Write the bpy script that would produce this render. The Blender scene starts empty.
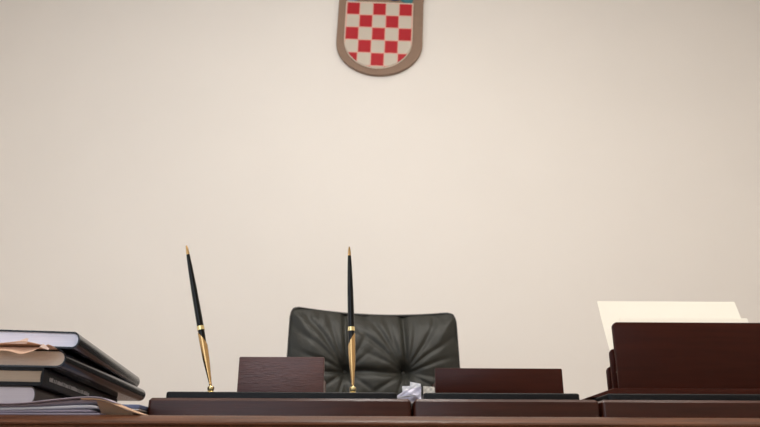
import bpy, bmesh, math, random
from mathutils import Vector, Matrix, noise
C = bpy.context.scene.collection
PI = math.pi
R = math.radians
DZ = 0.76            # desk surface height

# ---------------------------------------------------------------- camera
cd = bpy.data.cameras.new('camera'); cam = bpy.data.objects.new('camera', cd); C.objects.link(cam)
cd.sensor_width = 36; cd.lens = 33.16; cd.clip_start = 0.02
cam.matrix_world = Matrix.Translation((0, 0, 0.7153)) @ Matrix.Rotation(R(110.18), 4, 'X') @ Matrix.Rotation(R(0.27), 4, 'Z')
cd.dof.use_dof = True; cd.dof.focus_distance = 0.84; cd.dof.aperture_fstop = 15
bpy.context.scene.camera = cam
# ---------------------------------------------------------------- world, light, exposure
sc = bpy.context.scene
vs = sc.view_settings
vs.view_transform = 'Standard'; vs.look = 'None'; vs.gamma = 1; vs.use_curve_mapping = False; vs.exposure = 0.0
w = bpy.data.worlds.new('daylight'); sc.world = w; w.use_nodes = True
w.node_tree.nodes['Background'].inputs[0].default_value = (0.75, 0.86, 1.0, 1)
w.node_tree.nodes['Background'].inputs[1].default_value = 0.6

def area(name, loc, rot, sx, sy, power, col, shape='RECTANGLE'):
    l = bpy.data.lights.new(name, 'AREA'); l.shape = shape; l.size = sx
    if shape == 'RECTANGLE': l.size_y = sy
    l.energy = power; l.color = col
    o = bpy.data.objects.new(name, l); C.objects.link(o)
    o.location = loc; o.rotation_euler = rot
    return o
area('window_daylight', (-0.90, -1.55, 1.60), (R(90), 0, 0), 1.6, 1.7, 22, (0.80, 0.88, 1.0))
area('side_daylight', (-2.15, 0.75, 1.7), (R(90), 0, R(-90)), 1.3, 1.5, 9, (0.80, 0.88, 1.0))
FILL_GLOBE = (0.05, 1.15, 2.35, 0.14, 46)      # added wall fill light: x, y, z, radius, strength
LAMPS = [(-0.9, 0.30, 12), (0.95, 0.30, 26)]
for lx, ly, p in LAMPS:
    area('ceiling_lamp_light', (lx, ly, 3.08), (0, 0, 0), 0.6, 0.6, p, (1.0, 0.93, 0.84), 'DISK')

# ---------------------------------------------------------------- materials
def srgb(r, g, b):
    f = lambda c: (c/255/12.92) if c/255 <= 0.04045 else ((c/255+0.055)/1.055)**2.4
    return (f(r), f(g), f(b), 1)
def mat(name, col, rough=0.5, metal=0.0, bump=0.0, bscale=200, spec=0.5, var=0.0, vscale=8, stretch=(1, 1, 1), sub=0.0, coat=0.0):
    m = bpy.data.materials.new(name); m.use_nodes = True
    nt = m.node_tree; b = nt.nodes['Principled BSDF']
    b.inputs['Base Color'].default_value = col; b.inputs['Roughness'].default_value = rough
    b.inputs['Metallic'].default_value = metal; b.inputs['Specular IOR Level'].default_value = spec
    if coat:
        b.inputs['Coat Weight'].default_value = coat; b.inputs['Coat Roughness'].default_value = 0.15
    tc = nt.nodes.new('ShaderNodeTexCoord'); mp = nt.nodes.new('ShaderNodeMapping')
    mp.inputs['Scale'].default_value = stretch
    nt.links.new(tc.outputs['Object'], mp.inputs['Vector'])
    if var:
        n = nt.nodes.new('ShaderNodeTexNoise'); n.inputs['Scale'].default_value = vscale; n.inputs['Detail'].default_value = 6
        nt.links.new(mp.outputs[0], n.inputs['Vector'])
        r = nt.nodes.new('ShaderNodeValToRGB')
        r.color_ramp.elements[0].position = 0.3; r.color_ramp.elements[1].position = 0.7
        r.color_ramp.elements[0].color = [c*(1-var) for c in col[:3]]+[1]
        r.color_ramp.elements[1].color = [min(1, c*(1+var)) for c in col[:3]]+[1]
        nt.links.new(n.outputs['Fac'], r.inputs[0]); nt.links.new(r.outputs[0], b.inputs['Base Color'])
    if bump:
        n2 = nt.nodes.new('ShaderNodeTexNoise'); n2.inputs['Scale'].default_value = bscale; n2.inputs['Detail'].default_value = 4
        nt.links.new(mp.outputs[0], n2.inputs['Vector'])
        bp = nt.nodes.new('ShaderNodeBump'); bp.inputs['Strength'].default_value = bump; bp.inputs['Distance'].default_value = 0.001
        nt.links.new(n2.outputs['Fac'], bp.inputs['Height']); nt.links.new(bp.outputs[0], b.inputs['Normal'])
    return m
M = {}
M['wall'] = mat('cream_paint', srgb(233, 228, 222), 0.9, bump=0.15, bscale=120, spec=0.2, var=0.015, vscale=1.5)
M['ceiling'] = mat('white_paint', srgb(238, 234, 228), 0.9, var=0.01)
M['floor'] = mat('parquet', srgb(165, 140, 115), 0.4, var=0.25, vscale=4, stretch=(1, 12, 1))
M['trim'] = mat('white_lacquer', srgb(225, 222, 215), 0.4, var=0.01)
M['desk'] = mat('walnut', srgb(84, 50, 31), 0.36, spec=0.3, var=0.5, vscale=18, stretch=(0.8, 12, 36), bump=0.2, bscale=60)
M['mahogany'] = mat('mahogany', srgb(57, 20, 10), 0.30, spec=0.15, var=0.16, vscale=12, stretch=(1.2, 8, 14), bump=0.12, bscale=60)
M['tray'] = mat('tray_mahogany', srgb(58, 25, 14), 0.30, spec=0.3, var=0.22, vscale=12, stretch=(1.2, 8, 14), bump=0.12, bscale=60)
M['plum'] = mat('sheen_mahogany', srgb(84, 50, 45), 0.33, var=0.2, vscale=16, stretch=(2, 8, 22), bump=0.5, bscale=50)  # mahogany made paler, cool window sheen put into its colour
M['pad'] = mat('black_leather', srgb(7, 9, 13), 0.45, spec=0.2, bump=0.3, bscale=900, var=0.1, vscale=50)
M['chair'] = mat('charcoal_leather', srgb(38, 38, 33), 0.5, spec=0.35, bump=0.35, bscale=500, var=0.12, vscale=9)
M['piping'] = mat('dark_leather', srgb(28, 27, 25), 0.45, bump=0.3, bscale=500, var=0.1)
M['gold'] = mat('polished_brass', srgb(186, 152, 104), 0.24, 1.0, var=0.04, vscale=60)
M['pale_gold'] = mat('pale_brass', srgb(226, 206, 150), 0.25, 1.0, var=0.04, vscale=60)
M['black'] = mat('black_lacquer', srgb(6, 6, 6), 0.22, spec=0.22, var=0.1)
M['steel'] = mat('chrome', srgb(180, 180, 180), 0.2, 1.0, var=0.03)
M['navy'] = mat('navy_cloth', srgb(13, 15, 24), 0.17, spec=0.25, bump=0.03, bscale=1400, var=0.12, vscale=20)
M['charcoal_cloth'] = mat('charcoal_cloth', srgb(14, 15, 22), 0.17, spec=0.25, bump=0.03, bscale=1400, var=0.12, vscale=20)
M['black_cloth'] = mat('black_cloth', srgb(18, 18, 20), 0.4, spec=0.15, bump=0.3, bscale=1400, var=0.12, vscale=20)
M['brown_cloth'] = mat('brown_cloth', srgb(58, 46, 40), 0.5, bump=0.3, bscale=1400, var=0.25, vscale=20)
PG = (0.6, 1, 260)
M['pages_cool'] = mat('white_pages', srgb(222, 228, 248), 0.8, var=0.07, vscale=5, stretch=PG, bump=0.6, bscale=6)
M['pages_cream'] = mat('cream_pages', srgb(222, 208, 196), 0.8, var=0.08, vscale=5, stretch=PG, bump=0.6, bscale=6)
M['pages_tan'] = mat('tan_pages', srgb(176, 158, 138), 0.8, var=0.08, vscale=5, stretch=PG, bump=0.6, bscale=6)
M['pages_grey'] = mat('grey_pages', srgb(205, 196, 200), 0.8, var=0.06, vscale=5, stretch=PG, bump=0.6, bscale=6)
M['paper'] = mat('white_paper', srgb(236, 236, 240), 0.8, var=0.02, vscale=20)
M['paper_shaded'] = mat('shaded_lilac_paper', srgb(160, 150, 162), 0.8, var=0.1, vscale=20)  # white pile paper, its shade put into a darker lilac colour
M['paper_grey'] = mat('grey_white_paper', srgb(196, 192, 184), 0.8, var=0.03, vscale=20)
M['lilac_slip'] = mat('pale_lilac_paper', srgb(222, 220, 236), 0.8, var=0.03)
M['cream_paper'] = mat('cream_paper', srgb(243, 238, 224), 0.8, var=0.01, vscale=20)
M['kraft'] = mat('kraft_paper', srgb(184, 150, 122), 0.8, var=0.06, vscale=30, bump=0.3, bscale=150)
M['pink_kraft'] = mat('pale_kraft_paper', srgb(214, 176, 150), 0.8, var=0.06, vscale=30)
M['pink_paper'] = mat('pink_paper', srgb(238, 212, 198), 0.8, var=0.02)
M['blue'] = mat('slate_blue_card', srgb(92, 102, 132), 0.6, var=0.06, vscale=30)
M['letter'] = mat('pale_print', srgb(190, 186, 184), 0.6, var=0.05)
M['taupe'] = mat('taupe_plaque', srgb(137, 112, 94), 0.6, var=0.04, vscale=30)
M['rim'] = mat('silver_enamel', srgb(214, 200, 184), 0.5, var=0.02)
M['sky_enamel'] = mat('pale_blue_enamel', srgb(140, 150, 165), 0.5, var=0.03)
M['navy_enamel'] = mat('navy_enamel', srgb(50, 66, 96), 0.5, var=0.03)
M['teal_enamel'] = mat('teal_enamel', srgb(52, 112, 118), 0.5, var=0.03)
M['glass'] = mat('window_glass', (0.85, 0.92, 0.95, 1), 0.05)
M['glass'].node_tree.nodes['Principled BSDF'].inputs['Transmission Weight'].default_value = 1
M['lampglow'] = mat('lamp_glow', (1, 1, 1, 1), 0.5)
_b = M['lampglow'].node_tree.nodes['Principled BSDF']
_b.inputs['Emission Color'].default_value = (1, 0.85, 0.65, 1); _b.inputs['Emission Strength'].default_value = 3

def checker_mat(cell, x0, z0):
    m = mat('chequer_enamel', srgb(214, 200, 182), 0.45, var=0.0)
    nt = m.node_tree; b = nt.nodes['Principled BSDF']
    tc = nt.nodes.new('ShaderNodeTexCoord'); sp = nt.nodes.new('ShaderNodeSeparateXYZ')
    nt.links.new(tc.outputs['Object'], sp.inputs[0])
    def math_(op, a, bb=None):
        n = nt.nodes.new('ShaderNodeMath'); n.operation = op
        for k, v in enumerate((a, bb)):
            if v is None: continue
            if isinstance(v, (int, float)): n.inputs[k].default_value = v
            else: nt.links.new(v, n.inputs[k])
        return n.outputs[0]
    fx = math_('DIVIDE', math_('SUBTRACT', sp.outputs[0], x0), cell[0])
    fz = math_('DIVIDE', math_('SUBTRACT', z0, sp.outputs[2]), cell[1])
    s = math_('ADD', math_('FLOOR', fx), math_('FLOOR', fz))
    odd = math_('ABSOLUTE', math_('MODULO', s, 2))       # 0 -> red
    ex = math_('ABSOLUTE', math_('SUBTRACT', math_('FRACT', fx), 0.5))
    ez = math_('ABSOLUTE', math_('SUBTRACT', math_('FRACT', fz), 0.5))
    edge = math_('GREATER_THAN', math_('MAXIMUM', ex, ez), 0.465)
    mx = nt.nodes.new('ShaderNodeMix'); mx.data_type = 'RGBA'
    nt.links.new(odd, mx.inputs[0]); mx.inputs[6].default_value = srgb(172, 12, 30); mx.inputs[7].default_value = srgb(196, 186, 172)
    mx2 = nt.nodes.new('ShaderNodeMix'); mx2.data_type = 'RGBA'
    nt.links.new(edge, mx2.inputs[0]); nt.links.new(mx.outputs[2], mx2.inputs[6]); mx2.inputs[7].default_value = srgb(214, 160, 146)
    nt.links.new(mx2.outputs[2], b.inputs['Base Color'])
    return m

# ---------------------------------------------------------------- helpers
def obj(name, bm, m, parent=None, smooth=False):
    bmesh.ops.recalc_face_normals(bm, faces=bm.faces)
    me = bpy.data.meshes.new(name); bm.to_mesh(me); bm.free()
    if m: me.materials.append(m)
    if smooth:
        for p in me.polygons: p.use_smooth = True
    o = bpy.data.objects.new(name, me); C.objects.link(o)
    if parent: o.parent = parent
    return o
def smooth_by_angle(o, ang=35):
    me = o.data
    for p in me.polygons: p.use_smooth = True
    bm = bmesh.new(); bm.from_mesh(me)
    for e in bm.edges:
        if len(e.link_faces) == 2 and e.calc_face_angle(0) > R(ang): e.smooth = False
    bm.to_mesh(me); bm.free()
    return o
def thing(name, label, cat, loc=(0, 0, 0), rotz=0, group=None):
    o = bpy.data.objects.new(name, None); C.objects.link(o); o.empty_display_size = 0.02
    o.location = loc; o.rotation_euler = (0, 0, rotz); o['label'] = label; o['category'] = cat
    if group: o['group'] = group
    return o
def tag(o, label, cat, group=None):
    o['label'] = label; o['category'] = cat
    if group: o['group'] = group
    return o
def struct(name, bm, m):
    o = obj(name, bm, m); o['kind'] = 'structure'; return o
def box(x0, x1, y0, y1, z0, z1, bev=0, seg=2, bm=None):
    t = bmesh.new()
    bmesh.ops.create_cube(t, size=1)
    for v in t.verts:
        v.co = Vector(((x0+x1)/2+v.co.x*(x1-x0), (y0+y1)/2+v.co.y*(y1-y0), (z0+z1)/2+v.co.z*(z1-z0)))
    if bev: bmesh.ops.bevel(t, geom=list(t.edges), offset=bev, segments=seg, affect='EDGES', profile=0.5)
    if bm is None: return t
    return merge(bm, t)
def merge(bm, t):
    me = bpy.data.meshes.new('t'); t.to_mesh(me); t.free(); bm.from_mesh(me); bpy.data.meshes.remove(me); return bm
def prism(pts, axis, a0, a1, bev=0, seg=2):
    """pts 2-D outline; axis 'y': pts are (x,z); axis 'x': pts are (y,z); axis 'z': pts (x,y)"""
    bm = bmesh.new()
    def P(p, a):
        return {'y': (p[0], a, p[1]), 'x': (a, p[0], p[1]), 'z': (p[0], p[1], a)}[axis]
    A = [bm.verts.new(P(p, a0)) for p in pts]; B = [bm.verts.new(P(p, a1)) for p in pts]
    n = len(pts)
    f1 = bm.faces.new(A); f2 = bm.faces.new(B[::-1])
    for i in range(n): bm.faces.new((A[i], A[(i+1) % n], B[(i+1) % n], B[i]))
    bmesh.ops.recalc_face_normals(bm, faces=bm.faces)
    if bev:
        ed = list(f1.edges)+list(f2.edges)
        bmesh.ops.bevel(bm, geom=ed, offset=bev, segments=seg, affect='EDGES', profile=0.5)
    return bm
def lathe(prof, n=28, bm=None, wob=None):
    """prof: (r,z). closed with caps"""
    bm = bm or bmesh.new(); rings = []
    for i, (r, z) in enumerate(prof):
        rings.append([bm.verts.new((r*math.cos(2*PI*k/n), r*math.sin(2*PI*k/n), z+(wob(i, 2*PI*k/n) if wob else 0))) for k in range(n)])
    for a, b in zip(rings, rings[1:]):
        for k in range(n): bm.faces.new((a[k], a[(k+1) % n], b[(k+1) % n], b[k]))
    bm.faces.new(rings[0][::-1]); bm.faces.new(rings[-1])
    return bm
def rrect(x0, x1, z0, z1, r, n=5, corners=(1, 1, 1, 1)):
    """rounded rectangle outline, corners: bl, br, tr, tl"""
    out = []
    for (cx, cz, a0, sx, sz), c in zip(((x0, z0, 180, 1, 1), (x1, z0, 270, -1, 1), (x1, z1, 0, -1, -1), (x0, z1, 90, 1, -1)), corners):
        if not c: out.append((cx, cz)); continue
        for k in range(n+1):
            a = R(a0+90*k/n); out.append((cx+sx*r+r*math.cos(a), cz+sz*r+r*math.sin(a)))
    return out
def sheet(prof, y0, y1, th=0.0004, ny=6, fn=None):
    """bent sheet: prof list of (x,z) edge curve, extruded along y, with real thickness"""
    bm = bmesh.new(); g = []
    for j in range(ny+1):
        y = y0+(y1-y0)*j/ny; row = []
        for (x, z) in prof:
            dx, dy, dz = fn(x, y, z, j/ny) if fn else (0, 0, 0)
            row.append((bm.verts.new((x+dx, y+dy, z+dz+th)), bm.verts.new((x+dx, y+dy, z+dz))))
        g.append(row)
    nx = len(prof)
    for j in range(ny):
        for i in range(nx-1):
            bm.faces.new([g[j][i][0], g[j][i+1][0], g[j+1][i+1][0], g[j+1][i][0]])
            bm.faces.new([g[j][i][1], g[j+1][i][1], g[j+1][i+1][1], g[j][i+1][1]])
        bm.faces.new([g[j][0][0], g[j+1][0][0], g[j+1][0][1], g[j][0][1]])
        bm.faces.new([g[j][-1][0], g[j][-1][1], g[j+1][-1][1], g[j+1][-1][0]])
    for i in range(nx-1):
        bm.faces.new([g[0][i][0], g[0][i][1], g[0][i+1][1], g[0][i+1][0]])
        bm.faces.new([g[-1][i][0], g[-1][i+1][0], g[-1][i+1][1], g[-1][i][1]])
    return bm
def spline(pts, n=8):
    """Catmull-Rom through 2-D points"""
    out = []
    P = [pts[0]]+list(pts)+[pts[-1]]
    for i in range(1, len(P)-2):
        for k in range(n):
            t = k/n; q = []
            for d in (0, 1):
                a, b, c, e = P[i-1][d], P[i][d], P[i+1][d], P[i+2][d]
                q.append(0.5*((2*b)+(-a+c)*t+(2*a-5*b+4*c-e)*t*t+(-a+3*b-3*c+e)*t**3))
            out.append(tuple(q))
    out.append(tuple(pts[-1])); return out

# ---------------------------------------------------------------- room shell
XL, XR, YF, YB, H = -2.2, 2.4, -1.6, 2.95, 3.12
struct('floor', box(XL, XR, YF, YB, -0.1, 0), M['floor'])
struct('ceiling', box(XL, XR, YF, YB, H, H+0.1), M['ceiling'])
struct('wall_back', box(XL-0.1, XR+0.1, YB, YB+0.1, -0.1, H+0.1), M['wall'])
struct('wall_right', box(XR, XR+0.1, YF, YB, -0.1, H+0.1), M['wall'])
def wall_with_holes(name, axis, a0, a1, pos0, pos1, holes):
    bm = bmesh.new(); xs = sorted({a0, a1, *[h[0] for h in holes], *[h[1] for h in holes]})
    for p, q in zip(xs, xs[1:]):
        hh = [h for h in holes if h[0] <= p and q <= h[1]]
        spans = [(-0.1, hh[0][2]), (hh[0][3], H+0.1)] if hh else [(-0.1, H+0.1)]
        for z0, z1 in spans:
            if axis == 'x': box(p, q, pos0, pos1, z0, z1, bm=bm)
            else: box(pos0, pos1, p, q, z0, z1, bm=bm)
    return struct(name, bm, M['wall'])
wall_with_holes('wall_front', 'x', XL-0.1, XR+0.1, YF-0.1, YF, [(-1.75, -0.05, 0.70, 2.50)])
wall_with_holes('wall_left', 'y', YF, YB, XL-0.1, XL, [(0.1, 1.4, 0.95, 2.45)])
def window(n, axis, a0, a1, z0, z1, p0, p1):
    bm = bmesh.new(); f = 0.06
    def b(u0, u1, w0, w1, q0=p0, q1=p1):
        if axis == 'x': box(u0, u1, q0, q1, w0, w1, bm=bm)
        else: box(q0, q1, u0, u1, w0, w1, bm=bm)
    b(a0, a0+f, z0, z1); b(a1-f, a1, z0, z1); b(a0+f, a1-f, z0, z0+f); b(a0+f, a1-f, z1-f, z1)
    mid = (a0+a1)/2; b(mid-0.025, mid+0.025, z0+f, z1-f)
    o = struct('window_%d' % n, bm, M['trim'])
    bm = bmesh.new(); pm = (p0+p1)/2; b(a0+f, a1-f, z0+f, z1-f, pm-0.003, pm+0.003)
    obj('pane', bm, M['glass'], o)
window(1, 'x', -1.75, -0.05, 0.70, 2.50, YF-0.09, YF-0.03)
window(2, 'y', 0.1, 1.4, 0.95, 2.45, XL-0.09, XL-0.03)
struct('baseboard_back', box(XL, XR, YB-0.018, YB, 0, 0.1, 0.004), M['trim'])
struct('baseboard_right', box(XR-0.018, XR, YF, YB-0.018, 0, 0.1, 0.004), M['trim'])
struct('baseboard_left', box(XL, XL+0.018, YF, YB-0.018, 0, 0.1, 0.004), M['trim'])

# ---------------------------------------------------------------- desk
t = thing('desk', 'wide walnut brown office desk carrying the books and desk set', 'desk', (0, 0, 0))
prof = [(0.636, DZ-0.040), (0.624, DZ-0.0094), (0.6206, DZ-0.0086), (0.62, DZ-0.0074)]
prof += [(0.6206, DZ-0.0060), (0.6225, DZ-0.0046), (0.6330, DZ-0.0007), (0.6350, DZ)]
prof += [(1.39, DZ), (1.40, DZ-0.01), (1.40, DZ-0.040)]
smooth_by_angle(obj('desktop', prism(prof, 'x', -0.95, 0.95), M['desk'], t), 30)
obj('apron', box(-0.90, 0.90, 0.648, 0.668, DZ-0.30, DZ-0.040, 0.003), M['desk'], t)
for x0 in (-0.90, 0.46):
    p = obj('pedestal', box(x0, x0+0.44, 0.67, 1.36, 0.03, DZ-0.040, 0.004), M['desk'], t)
    for z in (0.08, 0.29, 0.50):
        d = obj('drawer', box(x0+0.02, x0+0.42, 1.361, 1.379, z, z+0.19, 0.003), M['desk'], t)
        obj('handle', box(x0+0.16, x0+0.28, 1.379, 1.40, z+0.09, z+0.105, 0.004), M['gold'], d)
    obj('plinth', box(x0+0.02, x0+0.42, 0.69, 1.34, 0, 0.03), M['mahogany'], t)

# ---------------------------------------------------------------- swivel chair
def make_chair():
    Wd, Ht, zb = 0.496, 0.70, 0.47
    t = thing('office_chair', 'charcoal leather office chair with tufted back behind the desk', 'chair', (-0.016, 2.03, 0), R(9))
    ztop = 1.157
    TU = [(-0.083, ztop-0.182), (0.085, ztop-0.182), (-0.083, ztop-0.42), (0.085, ztop-0.42)]
    rnd = random.Random(4)
    AN = [[(92, 1, .2), (112, .8, .16), (126, 1.1, .22), (141, .9, .2), (160, .9, .14), (185, .8, .12), (60, .6, .12), (38, .5, .09), (215, .8, .1), (250, .8, .12), (290, .7, .12), (325, .7, .1), (0, .4, .06)],
          [(90, 1.2, .2), (76, .7, .15), (55, 1, .2), (36, .9, .2), (16, .8, .15), (108, .8, .17), (124, 1.1, .21), (138, 1, .2), (152, .6, .12), (-8, .8, .13), (-30, .9, .13), (-60, .8, .12), (215, .8, .11), (245, .8, .12), (272, .6, .1)]]
    rays = [[(R(a+rnd.uniform(-3, 3)), am*(0.6 if k > 1 else 1), ln, 1) for a, am, ln in AN[k % 2]] for k in range(4)]
    def outline(u, v):
        # u,v in -1..1 -> x,z with rounded corners and a gently dipping top edge
        hw = Wd/2*(1.0+0.02*(-v)); x = u*hw; z = ztop-Ht/2+v*Ht/2
        if v > 0: z += v*(0.012*(u*u)-0.010)
        r = 0.03   # round the corners
        cx, cz = max(abs(x)-(hw-r), 0), max(abs(z-(ztop-Ht/2))-(Ht/2-r), 0)
        d = max(cx, cz); l = math.hypot(cx, cz)
        if cx > 0 and cz > 0:
            s = d/l; x = math.copysign(hw-r+cx*s, x); z = ztop-Ht/2+math.copysign(Ht/2-r+cz*s, z-(ztop-Ht/2))
        return x, z
    def depth(x, z, u, v):
        e = max(abs(u), abs(v))
        h = 0.055*(1-e**6)*(0.75+0.25*(1-u*u))
        h -= 0.010*math.exp(-((z-TU[0][1])/0.014)**2)*(0.25+0.75*math.exp(-(x/0.10)**4))
        h -= 0.008*math.exp(-((z-TU[2][1])/0.014)**2)
        h -= 0.004*math.exp(-((z-TU[0][1]+0.004*math.sin(x*40))/0.0045)**2)*(1 if abs(x) < 0.084 else math.exp(-((abs(x)-0.084)/0.06)**2))
        for s in (-1, 1): h -= 0.006*math.exp(-((x-s*0.084)/0.010)**2)
        for (tx, tz), rr in zip(TU, rays):
            dx, dz = x-tx, z-tz; r = math.hypot(dx, dz); a = math.atan2(dz, dx)
            h -= 0.026*math.exp(-(r/0.028)**1.5)
            for (ra, am, ln, wd) in rr:
                da = (a-ra+PI) % (2*PI)-PI
                wob = 0.03*math.sin(r*30+ra*5)
                f = math.exp(-((da+wob)*(r+0.008)/(0.0045+0.03*r))**2)*min(1, r/0.012)*math.exp(-(r/ln)**4)
                h -= 0.0060*am*f*(1 if tz > 0.9 else 0.7)
        h += 0.003*noise.noise(Vector((x*16, z*16, 0)))+0.0012*noise.noise(Vector((x*45, z*45, 3)))
        # gathers along the top seam
        h -= 0.003*max(0, 1-abs(ztop-z)/0.07)*(0.5+0.5*math.sin(x*150+2*math.sin(x*37)))*min(1, (1-e)*20)
        return h
    bm = bmesh.new(); N, Mv = 150, 200; F = []; Bk = []
    for j in range(Mv+1):
        v = -1+2*j/Mv; fr = []; br = []
        for i in range(N+1):
            u = -1+2*i/N; x, z = outline(u, v); curve = 0.030*u*u - 0.02*v*v
            fr.append(bm.verts.new((x, -depth(x, z, u, v)-curve, z)))
            br.append(bm.verts.new((x, 0.035*(1-max(abs(u), abs(v))**8)-curve+0.008, z)))
        F.append(fr); Bk.append(br)
    for j in range(Mv):
        for i in range(N):
            bm.faces.new((F[j][i], F[j][i+1], F[j+1][i+1], F[j+1][i]))
            bm.faces.new((Bk[j][i], Bk[j+1][i], Bk[j+1][i+1], Bk[j][i+1]))
    for i in range(N):
        for j in (0, Mv):
            bm.faces.new((F[j][i], F[j][i+1], Bk[j][i+1], Bk[j][i]))
    for j in range(Mv):
        for i in (0, N):
            bm.faces.new((F[j][i], F[j+1][i], Bk[j+1][i], Bk[j][i]))
    back = obj('backrest', bm, M['chair'], t, True)
    # piping round the rim
    per = [(u/20, -1) for u in range(-20, 20)]+[(1, v/20) for v in range(-20, 20)]+[(-u/20, 1) for u in range(-20, 20)]+[(-1, -v/20) for v in range(-20, 20)]
    bm = bmesh.new(); rings = []
    for (u, v) in per:
        x, z = outline(u, v); y = -(0.030*u*u-0.02*v*v)+0.004
        out = Vector((x, 0, z-(ztop-Ht/2))); out.normalize()
        rings.append([bm.verts.new(Vector((x, y, z))+out*0.0045*math.cos(a)+Vector((0, 1, 0))*0.006*math.sin(a)) for a in [2*PI*k/8 for k in range(8)]])
    for a, b in zip(rings, rings[1:]+rings[:1]):
        for k in range(8): bm.faces.new((a[k], a[(k+1) % 8], b[(k+1) % 8], b[k]))
    obj('piping', bm, M['piping'], back, True)
    for tx, tz in TU:
        bm = bmesh.new(); bmesh.ops.create_uvsphere(bm, u_segments=12, v_segments=8, radius=0.007)
        u, v = tx/(Wd/2), (tz-(ztop-Ht/2))/(Ht/2)
        for q in bm.verts: q.co = Vector((q.co.x+tx, q.co.y*0.5-depth(tx, tz, u, v)-(0.03*u*u-0.02*v*v)-0.001, q.co.z+tz))
        obj('button', bm, M['chair'], back, True)
    obj('seat', box(-0.25, 0.25, -0.47, -0.02, 0.40, 0.50, 0.035, 5), M['chair'], t, True)
    obj('back_bracket', box(-0.04, 0.04, 0.045, 0.06, 0.36, 0.70, 0.004), M['steel'], t)
    obj('seat_plate', box(-0.09, 0.09, -0.34, 0.05, 0.375, 0.40, 0.004), M['steel'], t)
    bm = lathe([(0.028, 0.10), (0.028, 0.26), (0.018, 0.27), (0.018, 0.38)])
    bmesh.ops.translate(bm, verts=bm.verts, vec=(0, -0.23, 0)); smooth_by_angle(obj('column', bm, M['steel'], t))
    for k in range(5):
        a = 2*PI*k/5+0.3
        bm = prism([(0, 0.07), (0.29, 0.062), (0.29, 0.075), (0.26, 0.085), (0.03, 0.125), (0, 0.125)], 'y', -0.022, 0.022, 0.003)
        bm.transform(Matrix.Translation((0, -0.23, 0)) @ Matrix.Rotation(a, 4, 'Z'))
        leg = obj('base_arm', bm, M['steel'], t)
        bm = lathe([(0.02, -0.02), (0.03, -0.016), (0.03, 0.016), (0.02, 0.02)])
        bm.transform(Matrix.Translation((0.275*math.cos(a), -0.23+0.275*math.sin(a), 0.03)) @ Matrix.Rotation(a, 4, 'Z') @ Matrix.Rotation(R(90), 4, 'X'))
        obj('caster', bm, M['black'], leg)
    return t
make_chair()

# ---------------------------------------------------------------- wall emblem
def shield(hw, ztop, zs, zb, n=24):
    """flat top, straight sides down to zs, then an elliptical bowl to zb"""
    pts = [(hw, ztop), (-hw, ztop), (-hw, zs)]
    for k in range(1, n): a = PI+PI*k/n; pts.append((hw*math.cos(a), zs+(zs-zb)*math.sin(a)))
    pts.append((hw, zs)); return pts
em = thing('wall_emblem', 'taupe shield emblem with red and white chequers on the cream wall', 'wall emblem', (-0.0200, YB-0.001, 2.4955))
em.rotation_euler = (0, R(2.0), 0)
HW = 0.2115
crown = [(HW, 0.43), (HW+0.012, 0.52), (0.15, 0.555), (0.075, 0.575), (0, 0.585), (-0.075, 0.575), (-0.15, 0.555), (-HW-0.012, 0.52)]
obj('backing', prism([(x+0.0062, z) for x, z in crown+shield(HW, 0.43, 0.19, 0.007)[1:]], 'y', -0.022, -0.0005, 0.003), M['taupe'], em)
CW, CH = 0.0650, 0.0725
obj('shield_rim', prism(shield(0.168, 0.420, 0.20, 0.037), 'y', -0.028, -0.0205, 0.002), M['rim'], em)
obj('chequered_shield', prism(shield(0.1645, 0.4115, 0.20, 0.042), 'y', -0.032, -0.0265, 0.001), checker_mat((CW, CH), -2.5*CW, 0.4115), em)
for k, cname in enumerate(('sky_enamel', 'navy_enamel', 'sky_enamel', 'navy_enamel', 'teal_enamel')):
    a = R((k-2)*-7.2); r0 = 0.52
    p = [(-0.030, 0.09), (-0.030, 0.008), (0, 0.0), (0.030, 0.008), (0.030, 0.09), (0, 0.105)]
    q = [((x*math.cos(a)-(z+r0)*math.sin(a)), (x*math.sin(a)+(z+r0)*math.cos(a))-r0+0.437) for x, z in p]
    obj('crown_shield', prism(q, 'y', -0.028, -0.0205, 0.0015), M[cname], em)

# ---------------------------------------------------------------- desk set
def tray(name, label, x0, x1, padx0, padx1, cat, y1=0.87, seed=0):
    t = thing(name, label, cat, (0, 0, DZ))
    bm = prism(rrect(x0, x1, 0.72, y1, 0.0035, 4), 'z', 0.0, 0.023, 0)
    ed = [e for e in bm.edges if all(abs(v.co.z-0.023) < 1e-6 for v in e.verts)]
    bmesh.ops.bevel(bm, geom=ed, offset=0.0026, segments=1, affect='EDGES', profile=0.5)
    smooth_by_angle(obj('tray_base', bm, M['tray'], t), 40)
    bm = prism(rrect(padx0, padx1, 0.734, y1-0.012, 0.004, 4), 'z', 0.0231, 0.0305)
    ed = [e for e in bm.edges if all(abs(v.co.z-0.0305) < 1e-6 for v in e.verts)]
    bmesh.ops.bevel(bm, geom=ed, offset=0.0018, segments=3, affect='EDGES', profile=0.5)
    smooth_by_angle(obj('leather_pad', bm, M['pad'], t), 40)
    return t
pen_stand = tray('pen_stand', 'long dark wooden pen stand with black leather pad and two brass sockets', -0.2305, 0.0318, -0.218, 0.0185, 'pen stand')
note_tray = tray('desk_tray', 'middle dark wooden desk tray carrying a low wooden note box', 0.0345, 0.2195, 0.0455, 0.205, 'desk tray')
rack_tray = tray('desk_tray', 'right dark wooden desk tray under the tall letter rack', 0.2222, 0.520, 0.2335, 0.510, 'desk tray')
PADZ = DZ+0.0306

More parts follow.
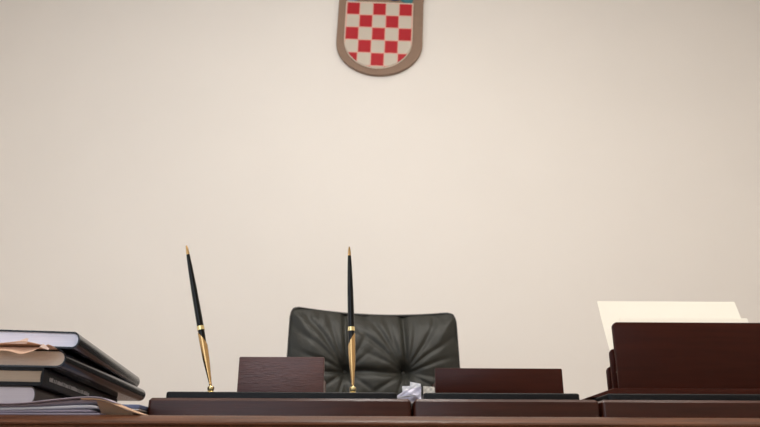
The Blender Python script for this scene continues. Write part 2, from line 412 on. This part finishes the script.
def socket(x, y, parent):
    bm = lathe([(0.0042, 0), (0.0044, 0.004), (0.0030, 0.0052), (0.0036, 0.0068), (0.0036, 0.0095), (0.0024, 0.0105)], 24)
    bmesh.ops.translate(bm, verts=bm.verts, vec=(x, y, 0.0306))
    smooth_by_angle(obj('brass_socket', bm, M['pale_gold'], parent))
def pen(x, y, top, cut, label):
    """lower end at the socket, top = offset of the far end"""
    base = Vector((x, y, DZ+0.0400)); d = Vector(top); L = d.length
    t = thing('desk_pen', label, 'pen', base, 0, 'desk pens')
    t.rotation_mode = 'QUATERNION'; t.rotation_quaternion = Vector((0, 0, 1)).rotation_difference(d)
    s = L/0.165
    core = [(0.0006, 0.0008), (0.0014, 0.010), (0.0030, 0.030), (0.0034, 0.050), (0.0036, 0.058), (0.0036, 0.064)]
    smooth_by_angle(obj('black_section', lathe([(r, z*s) for r, z in core], 24), M['black'], t))
    g = [(0.0013, 0.0012), (0.0021, 0.011), (0.0037, 0.030), (0.0041, 0.046), (0.0042, 0.0525), (0.0042, 0.0528)]
    def wob(i, a): return (0.0075*s*math.cos(a-cut) if i >= 4 else 0.0035*s*math.cos(a-cut) if i == 3 else 0)
    smooth_by_angle(obj('brass_grip', lathe([(r, z*s) for r, z in g], 32, None, wob), M['gold'], t), 50)
    obj('nib', lathe([(0.0006, -0.0005), (0.0016, 0.0030), (0.0016, 0.0055)], 16), M['gold'], t, True)
    smooth_by_angle(obj('brass_ring', lathe([(0.0034, 0.0625*s), (0.0040, 0.063*s), (0.0040, 0.0675*s), (0.0034, 0.068*s)], 28), M['pale_gold'], t))
    smooth_by_angle(obj('barrel', lathe([(0.0037, 0.0681*s), (0.0037, 0.078*s), (0.0034, 0.110*s), (0.0026, 0.140*s), (0.0020, 0.1535*s)], 28), M['black'], t))
    smooth_by_angle(obj('brass_finial', lathe([(0.0019, 0.1536*s), (0.0019, 0.156*s), (0.0015, 0.161*s), (0.0008, 0.165*s)], 24), M['gold'], t))
socket(-0.183, 0.78, pen_stand); socket(-0.0287, 0.78, pen_stand)
pen(-0.183, 0.78, (-0.0455, 0.010, 0.1640), R(200), 'black and brass pen leaning left in the left socket of the stand')
pen(-0.0287, 0.78, (-0.0075, 0.010, 0.1635), R(-10), 'black and brass pen standing almost upright before the leather chair')

def note_box(name, label, cat, x0, x1, y0, y1, h, th, m, zrear):
    t = thing(name, label, cat, ((x0+x1)/2, y0, PADZ)); w_ = (x1-x0)/2
    smooth_by_angle(obj('front_panel', prism(rrect(-w_, w_, 0.0003, h, 0.0015, 3), 'y', 0, th, 0.0008), m, t))
    obj('side_panel', box(-w_+0.0005, -w_+th, th+0.0001, y1-y0-th, 0.0003, zrear, 0.0006), m, t)
    obj('side_panel', box(w_-th, w_-0.0005, th+0.0001, y1-y0-th, 0.0003, zrear, 0.0006), m, t)
    obj('back_panel', box(-w_, w_, y1-y0-th+0.0001, y1-y0, 0.0003, zrear, 0.0006), m, t)
    obj('bottom_panel', box(-w_+th, w_-th, th, y1-y0-th, 0.0003, 0.003), m, t)
    return t
note_box('card_holder', 'wooden card holder, cool sheen put into its brown, standing on the pen stand', 'card holder', -0.1585, -0.0620, 0.80, 0.835, 0.0453, 0.004, M['plum'], 0.022)
note_box('note_box', 'low reddish brown wooden note box on the middle tray', 'note box', 0.0626, 0.2058, 0.80, 0.845, 0.0337, 0.004, M['mahogany'], 0.020)

# letter rack
rk = thing('letter_rack', 'tall dark mahogany letter rack holding cream sheets at the right', 'letter rack', (0, 0, PADZ))
xr0, xr1 = 0.2645, 0.505
zb = 0.0002
smooth_by_angle(obj('front_panel', prism(rrect(xr0, xr1, zb+0.006, 0.0847, 0.006, 6, (0, 0, 1, 1)), 'y', 0.789, 0.795, 0.0012), M['mahogany'], rk))
smooth_by_angle(obj('divider', prism(rrect(xr0-0.0006, xr1, zb+0.006, 0.0575, 0.006, 6, (0, 0, 1, 1)), 'y', 0.808, 0.812, 0.001), M['mahogany'], rk))
smooth_by_angle(obj('divider', prism(rrect(xr0+0.0010, xr1, zb+0.006, 0.0405, 0.006, 6, (0, 0, 1, 1)), 'y', 0.829, 0.834, 0.001), M['mahogany'], rk))
smooth_by_angle(obj('rack_base', prism([(0.2300, zb), (0.2300, zb+0.0014), (0.2560, 0.0105), (0.508, 0.0105), (0.508, zb)], 'y', 0.781, 0.850, 0.0008), M['mahogany'], rk))

# sheets in the rack
def rack_sheet(name, label, x0, x1, zb_, zt, ya, yb, m, skew=0.0, notch=None):
    bm = bmesh.new(); n = 10; th = 0.0004; rows = []
    for j in range(n+1):
        f = j/n; z = zb_+(zt-zb_)*f; y = ya+(yb-ya)*f+0.003*math.sin(PI*f)
        rows.append([bm.verts.new((x0+skew*f, y, z)), bm.verts.new((x1+skew*f, y, z)), bm.verts.new((x1+skew*f, y+th, z)), bm.verts.new((x0+skew*f, y+th, z))])
    for a, b in zip(rows, rows[1:]):
        for k in range(4): bm.faces.new((a[k], a[(k+1) % 4], b[(k+1) % 4], b[k]))
    bm.faces.new(rows[0][::-1]); bm.faces.new(rows[-1])
    tag(obj(name, bm, m), label, 'paper sheet', 'sheets in the letter rack')
rack_sheet('paper_sheet', 'tall cream sheet leaning back in the letter rack', 0.2690, 0.4390, PADZ+0.0112, DZ+0.1535, 0.7965, 0.850, M['cream_paper'])
rack_sheet('paper_sheet', 'lower cream sheet peeking out beside the tall sheet in the rack', 0.290, 0.4450, PADZ+0.0112, DZ+0.1305, 0.798, 0.8385, M['cream_paper'])

# crumpled slips between the pen stand and the middle tray
def lerp(tab, u):
    for (a, p), (b, q) in zip(tab, tab[1:]):
        if u <= b: return p+(q-p)*(u-a)/(b-a)
    return tab[-1][1]
def crumple(label, x0, x1, y, z0, tops, m, lean, seed, amp=0.003):
    """upright creased slip; tops: height over u"""
    bm = bmesh.new(); n = 20; g = []
    for j in range(n+1):
        row = []
        for i in range(n+1):
            u, v = i/n, j/n; p = Vector((u*2.2+seed, v*1.6, seed*1.7))
            x = x0+(x1-x0)*u+amp*0.3*noise.noise(p)*v
            fold = abs((u*1.7+v*1.1+seed) % 1.0-0.5)+0.6*abs((u*2.3-v*1.9+seed*2) % 1.0-0.5)
            yy = y+lean*v+amp*2.2*(fold-0.4)
            z = z0+lerp(tops, u)*v+0.0001
            row.append((bm.verts.new((x, yy, z)), bm.verts.new((x, yy+0.0003, z))))
        g.append(row)
    for j in range(n):
        for i in range(n):
            for s in (0, 1):
                bm.faces.new((g[j][i][s], g[j][i+1][s], g[j+1][i+1][s], g[j+1][i][s]))
    for i in range(n):
        for j in (0, n): bm.faces.new((g[j][i][0], g[j][i+1][0], g[j][i+1][1], g[j][i][1]))
        for j in (0, n): bm.faces.new((g[i][j][0], g[i+1][j][0], g[i+1][j][1], g[i][j][1]))
    tag(obj('paper_slip', bm, m), label, 'paper slip', 'crumpled slips between the trays')
zt = DZ+0.0233
crumple('upright grey white paper slip beside the low note box', 0.0482, 0.0605, 0.782, PADZ+0.0002, [(0, 0.0115), (1, 0.0108)], M['paper_grey'], 0.002, 1.3, 0.0006)
crumple('small bright white slip topmost of the crumpled bunch', 0.0335, 0.0452, 0.776, zt, [(0, 0.0225), (0.4, 0.0218), (1, 0.0205)], M['paper'], -0.001, 4.1, 0.0008)
crumple('folded white slip with a square corner in the crumpled bunch', 0.0248, 0.0445, 0.768, zt, [(0, 0.0170), (0.5, 0.0175), (1, 0.0178)], M['paper'], -0.001, 2.6, 0.0012)
crumple('creased lilac slip slanting down over the end of the pen stand', 0.0142, 0.0440, 0.755, zt, [(0, 0.0018), (0.18, 0.0068), (0.42, 0.0110), (0.75, 0.0135), (1, 0.0150)], M['lilac_slip'], -0.002, 0.7, 0.0022)
tag(obj('paper_slip', sheet([(x, z) for x, z in spline([(0.0165, zt+0.0002), (0.022, zt+0.0030), (0.030, zt+0.0046), (0.0385, zt+0.0052)], 6)], 0.742, 0.750, 0.0005, 4), M['paper']), 'curled white slip lowest and foremost of the crumpled bunch', 'paper slip', 'crumpled slips between the trays')

# ---------------------------------------------------------------- books
def book(label, x, y, z, th, L, W, rot, cover, pages, round_=0.006, board=0.0018, lettering=False, sq=0.0015):
    """origin at the near lower spine corner; body extends to -x, length to +y"""
    t = thing('book', label, 'book', (x, y, z), R(rot), 'books stacked on the desk')
    n = 12; hb = th/2; b = round_
    outer = [(-W, 0), (-b, 0)]+[(-b+b*math.sin(PI*k/n), hb-hb*math.cos(PI*k/n)) for k in range(1, n)]+[(-b, th), (-W, th)]
    hi = hb-board; bi = b-board*0.8
    inner = [(-W, th-board), (-b, th-board)]+[(-b+bi*math.sin(PI*k/n), hb+hi*math.cos(PI*k/n)) for k in range(1, n)]+[(-b, board), (-W, board)]
    o = obj('cover', prism(outer+inner, 'y', 0, L), cover, t); smooth_by_angle(o, 40)
    hp = hi-0.0001; bp = bi-0.0004
    pg = [(-W+0.004, hb-hp), (-b, hb-hp)]+[(-b+bp*math.sin(PI*k/n), hb-hp*math.cos(PI*k/n)) for k in range(1, n)]+[(-b, hb+hp), (-W+0.004, hb+hp)]
    smooth_by_angle(obj('pages', prism(pg, 'y', sq, L-sq), pages, t), 40)
    if lettering:
        # small worn title along the spine, too small to read: a broken pale line
        bm = bmesh.new(); rr = random.Random(3); yy = 0.018
        while yy < 0.16:
            ln = rr.uniform(0.0018, 0.0034); box(-0.0004, 0.00025, yy, yy+ln, hb-0.0024, hb-0.0024+rr.uniform(0.0028, 0.0040), bm=bm)
            yy += ln+rr.choice((0.0008, 0.0008, 0.0012, 0.003))
        obj('spine_lettering', bm, M['letter'], o)
    return t
book('thick grey paged book with brown cover, lowest of the stack', -0.3150, 0.660, DZ+0.0093, 0.0178, 0.30, 0.21, 7, M['brown_cloth'], M['pages_grey'], 0.006, 0.0010)
book('tan paged book with black square spine and pale title, third from top', -0.3095, 0.658, DZ+0.0273, 0.0165, 0.30, 0.21, 7, M['black_cloth'], M['pages_tan'], 0.0018, 0.0032, True)
book('charcoal book with cream pages directly under the topmost book', -0.2925, 0.660, DZ+0.0440, 0.0164, 0.337, 0.235, 5.2, M['charcoal_cloth'], M['pages_cream'], 0.008, 0.0014)
book('topmost navy book of the stack with cool white pages', -0.2822, 0.660, DZ+0.0614, 0.0158, 0.335, 0.235, 8.5, M['navy'], M['pages_cool'], 0.006, 0.0016)

# ---------------------------------------------------------------- papers under and between the books
def slab_sheets():
    # flat part under the books, lifting a little to the right at the front edge
    rr = random.Random(7)
    specs = [('lowest white sheet of the pile under the books', -0.246, 0.0002, 'paper_shaded'),
             ('lilac white sheet second from the bottom of the pile', -0.254, 0.0025, 'paper_shaded'),
             ('white sheet second from the top of the pile under the books', -0.250, 0.0048, 'paper'),
             ('topmost white sheet of the pile, lifting beside the books', -0.238, 0.0071, 'paper_shaded')]
    for k, (lab, xe, z, m) in enumerate(specs):
        up = (0.0002, 0.0008, 0.0026, 0.0048)[k]
        prof = spline([(-0.525, z), (-0.45, z), (-0.37, z), (-0.335, z), (-0.300, z+up*0.35), (-0.270, z+up*0.9), (xe-0.006, z+up), (xe, z+up*0.6)], 5)
        fade = lambda x, y, zz, v, z=z: (0, 0, -(zz-z)*min(1, max(0, (y-0.645)/0.04)))
        tag(obj('paper_sheets', sheet(prof, 0.640+0.0015*k % 0.004, 0.86, 0.0017, 14, fade), M[m], None, True), lab, 'paper pile', 'paper pile under the books')
slab_sheets()
env = thing('envelope', 'kraft envelope sloping down to the desk beside the pen stand', 'envelope', (0, 0, DZ))
ep = spline([(-0.262, 0.0130), (-0.250, 0.0130), (-0.240, 0.0114), (-0.226, 0.0062), (-0.2085, 0.0004)], 6)
obj('back_sheet', sheet(ep, 0.633, 0.668, 0.0009, 4), M['kraft'], env, True)
fl = [p for p in ep if p[0] > -0.250]
bm = bmesh.new(); fr = []
for (x, z) in [(x, z) for x, z in ep if -0.251 < x < -0.214]:
    fr.append([bm.verts.new((x, 0.6385+dy, z-0.0006)) for dy in (0, 0.0003)]+[bm.verts.new((x, 0.6385+dy+1.6*max(0, z-0.001), 0.0003)) for dy in (0, 0.0003)])
for p, q in zip(fr, fr[1:]):
    bm.faces.new((p[0], q[0], q[2], p[2])); bm.faces.new((p[1], p[3], q[3], q[1])); bm.faces.new((p[0], p[1], q[1], q[0])); bm.faces.new((p[2], q[2], q[3], p[3]))
obj('flap', bm, M['kraft'], env)
tag(obj('paper_sheet', sheet(spline([(-0.400, DZ+0.0092), (-0.340, DZ+0.0088), (-0.312, DZ+0.0094), (-0.285, DZ+0.0122), (-0.262, DZ+0.0144), (-0.245, DZ+0.0142), (-0.232, DZ+0.0100)], 6), 0.632, 0.650, 0.0007, 4), M['paper_shaded'], None, True), 'loose white sheet arching over the kraft envelope by the books', 'paper sheet')
for o in bpy.data.objects:
    if o.name.startswith('paper_sheets'): o.location.z = DZ
t = thing('notepad', 'small slate blue notepad lying between the papers and pen stand', 'notepad', (0, 0, DZ+0.0094))
obj('cover', box(-0.300, -0.2315, 0.700, 0.84, 0.0012, 0.0052, 0.001), M['blue'], t)
obj('pages', box(-0.299, -0.2325, 0.701, 0.839, 0.0, 0.0011), M['paper'], t)

# kraft envelope with gaping leaves sticking out between the two upper books
bx = DZ+0.0609
env2 = thing('envelope', 'gaping kraft envelope poking out between the two topmost books', 'envelope', (0, 0, 0))
xs = [-0.47+0.0040*k for k in range(43)]
fu = lambda x, y, z, v: (-0.16*max(0, y-0.64), 0, (0.0022*math.exp(-((x+0.322)/0.016)**2)-0.0016*max(0, (x+0.316)/0.015))*max(0, 1-(y-0.632)/0.015))
obj('upper_leaf', sheet([(x, bx) for x in xs if x < -0.304]+[(-0.3005, bx)], 0.632, 0.80, 0.0003, 28, fu), M['pink_kraft'], env2, True)
fd = lambda x, y, z, v: (-0.2*max(0, y-0.638), 0, -(0.0058+0.0032*math.exp(-((x+0.320)/0.008)**2))*max(0, 1-(y-0.630)/0.014)**1.2*min(1, max(0, (-0.296-x)/0.014)))
obj('lower_leaf', sheet([(x, bx-0.0004) for x in xs if x < -0.300]+[(-0.297, bx-0.0004)], 0.630, 0.79, 0.0003, 28, fd), M['pink_kraft'], env2, True)
bm = prism([(-0.340, bx+0.0006), (-0.3180, bx+0.0006), (-0.3175, bx+0.0052), (-0.3195, bx+0.0056), (-0.3245, bx+0.0034)], 'y', 0.6335, 0.6339)
tag(obj('paper_slip', bm, M['pink_paper']), 'small pinkish torn slip corner between the two topmost books', 'paper slip')
tag(obj('paper_slip', prism([(-0.3010, bx-0.0002), (-0.3035, bx-0.0030), (-0.2955, bx-0.0058), (-0.2945, bx-0.0046), (-0.2985, bx-0.0016)], 'y', 0.6285, 0.6289), M['pink_paper']), 'torn whitish slip corner at the envelope end beside the page edges', 'paper slip')

# ceiling lamps
for k, (lx, ly, p) in enumerate(LAMPS):
    t = thing('ceiling_lamp', 'round ceiling lamp on the %s, above the frame' % ('left', 'right')[k], 'ceiling lamp', (lx, ly, H))
    smooth_by_angle(obj('lamp_ring', lathe([(0.27, -0.03), (0.28, -0.02), (0.28, -0.0005), (0.27, -0.0004)], 40), M['trim'], t))
    smooth_by_angle(obj('diffuser', lathe([(0.24, -0.036), (0.26, -0.0302)], 40), M['lampglow'], t))

# added globe light that brightens the middle of the wall, above the frame
px_, py_, pz_, pr_, ps_ = FILL_GLOBE
t = thing('fill_globe', 'added globe light brightening the middle of the wall, over the frame', 'added light', (px_, py_, H))
bm = bmesh.new(); bmesh.ops.create_uvsphere(bm, u_segments=32, v_segments=20, radius=pr_)
bmesh.ops.translate(bm, verts=bm.verts, vec=(0, 0, pz_-H))
gm = mat('fill_globe_glow', (1, 1, 1, 1), 0.5)
gb = gm.node_tree.nodes['Principled BSDF']; gb.inputs['Emission Color'].default_value = (0.96, 0.945, 0.90, 1); gb.inputs['Emission Strength'].default_value = ps_
obj('globe', bm, gm, t, True)
bm = lathe([(0.005, pz_-H+pr_), (0.005, -0.02)], 12); obj('cord', bm, M['black'], t, True)
smooth_by_angle(obj('ceiling_rose', lathe([(0.02, -0.03), (0.05, -0.02), (0.05, -0.0005)], 28), M['trim'], t))
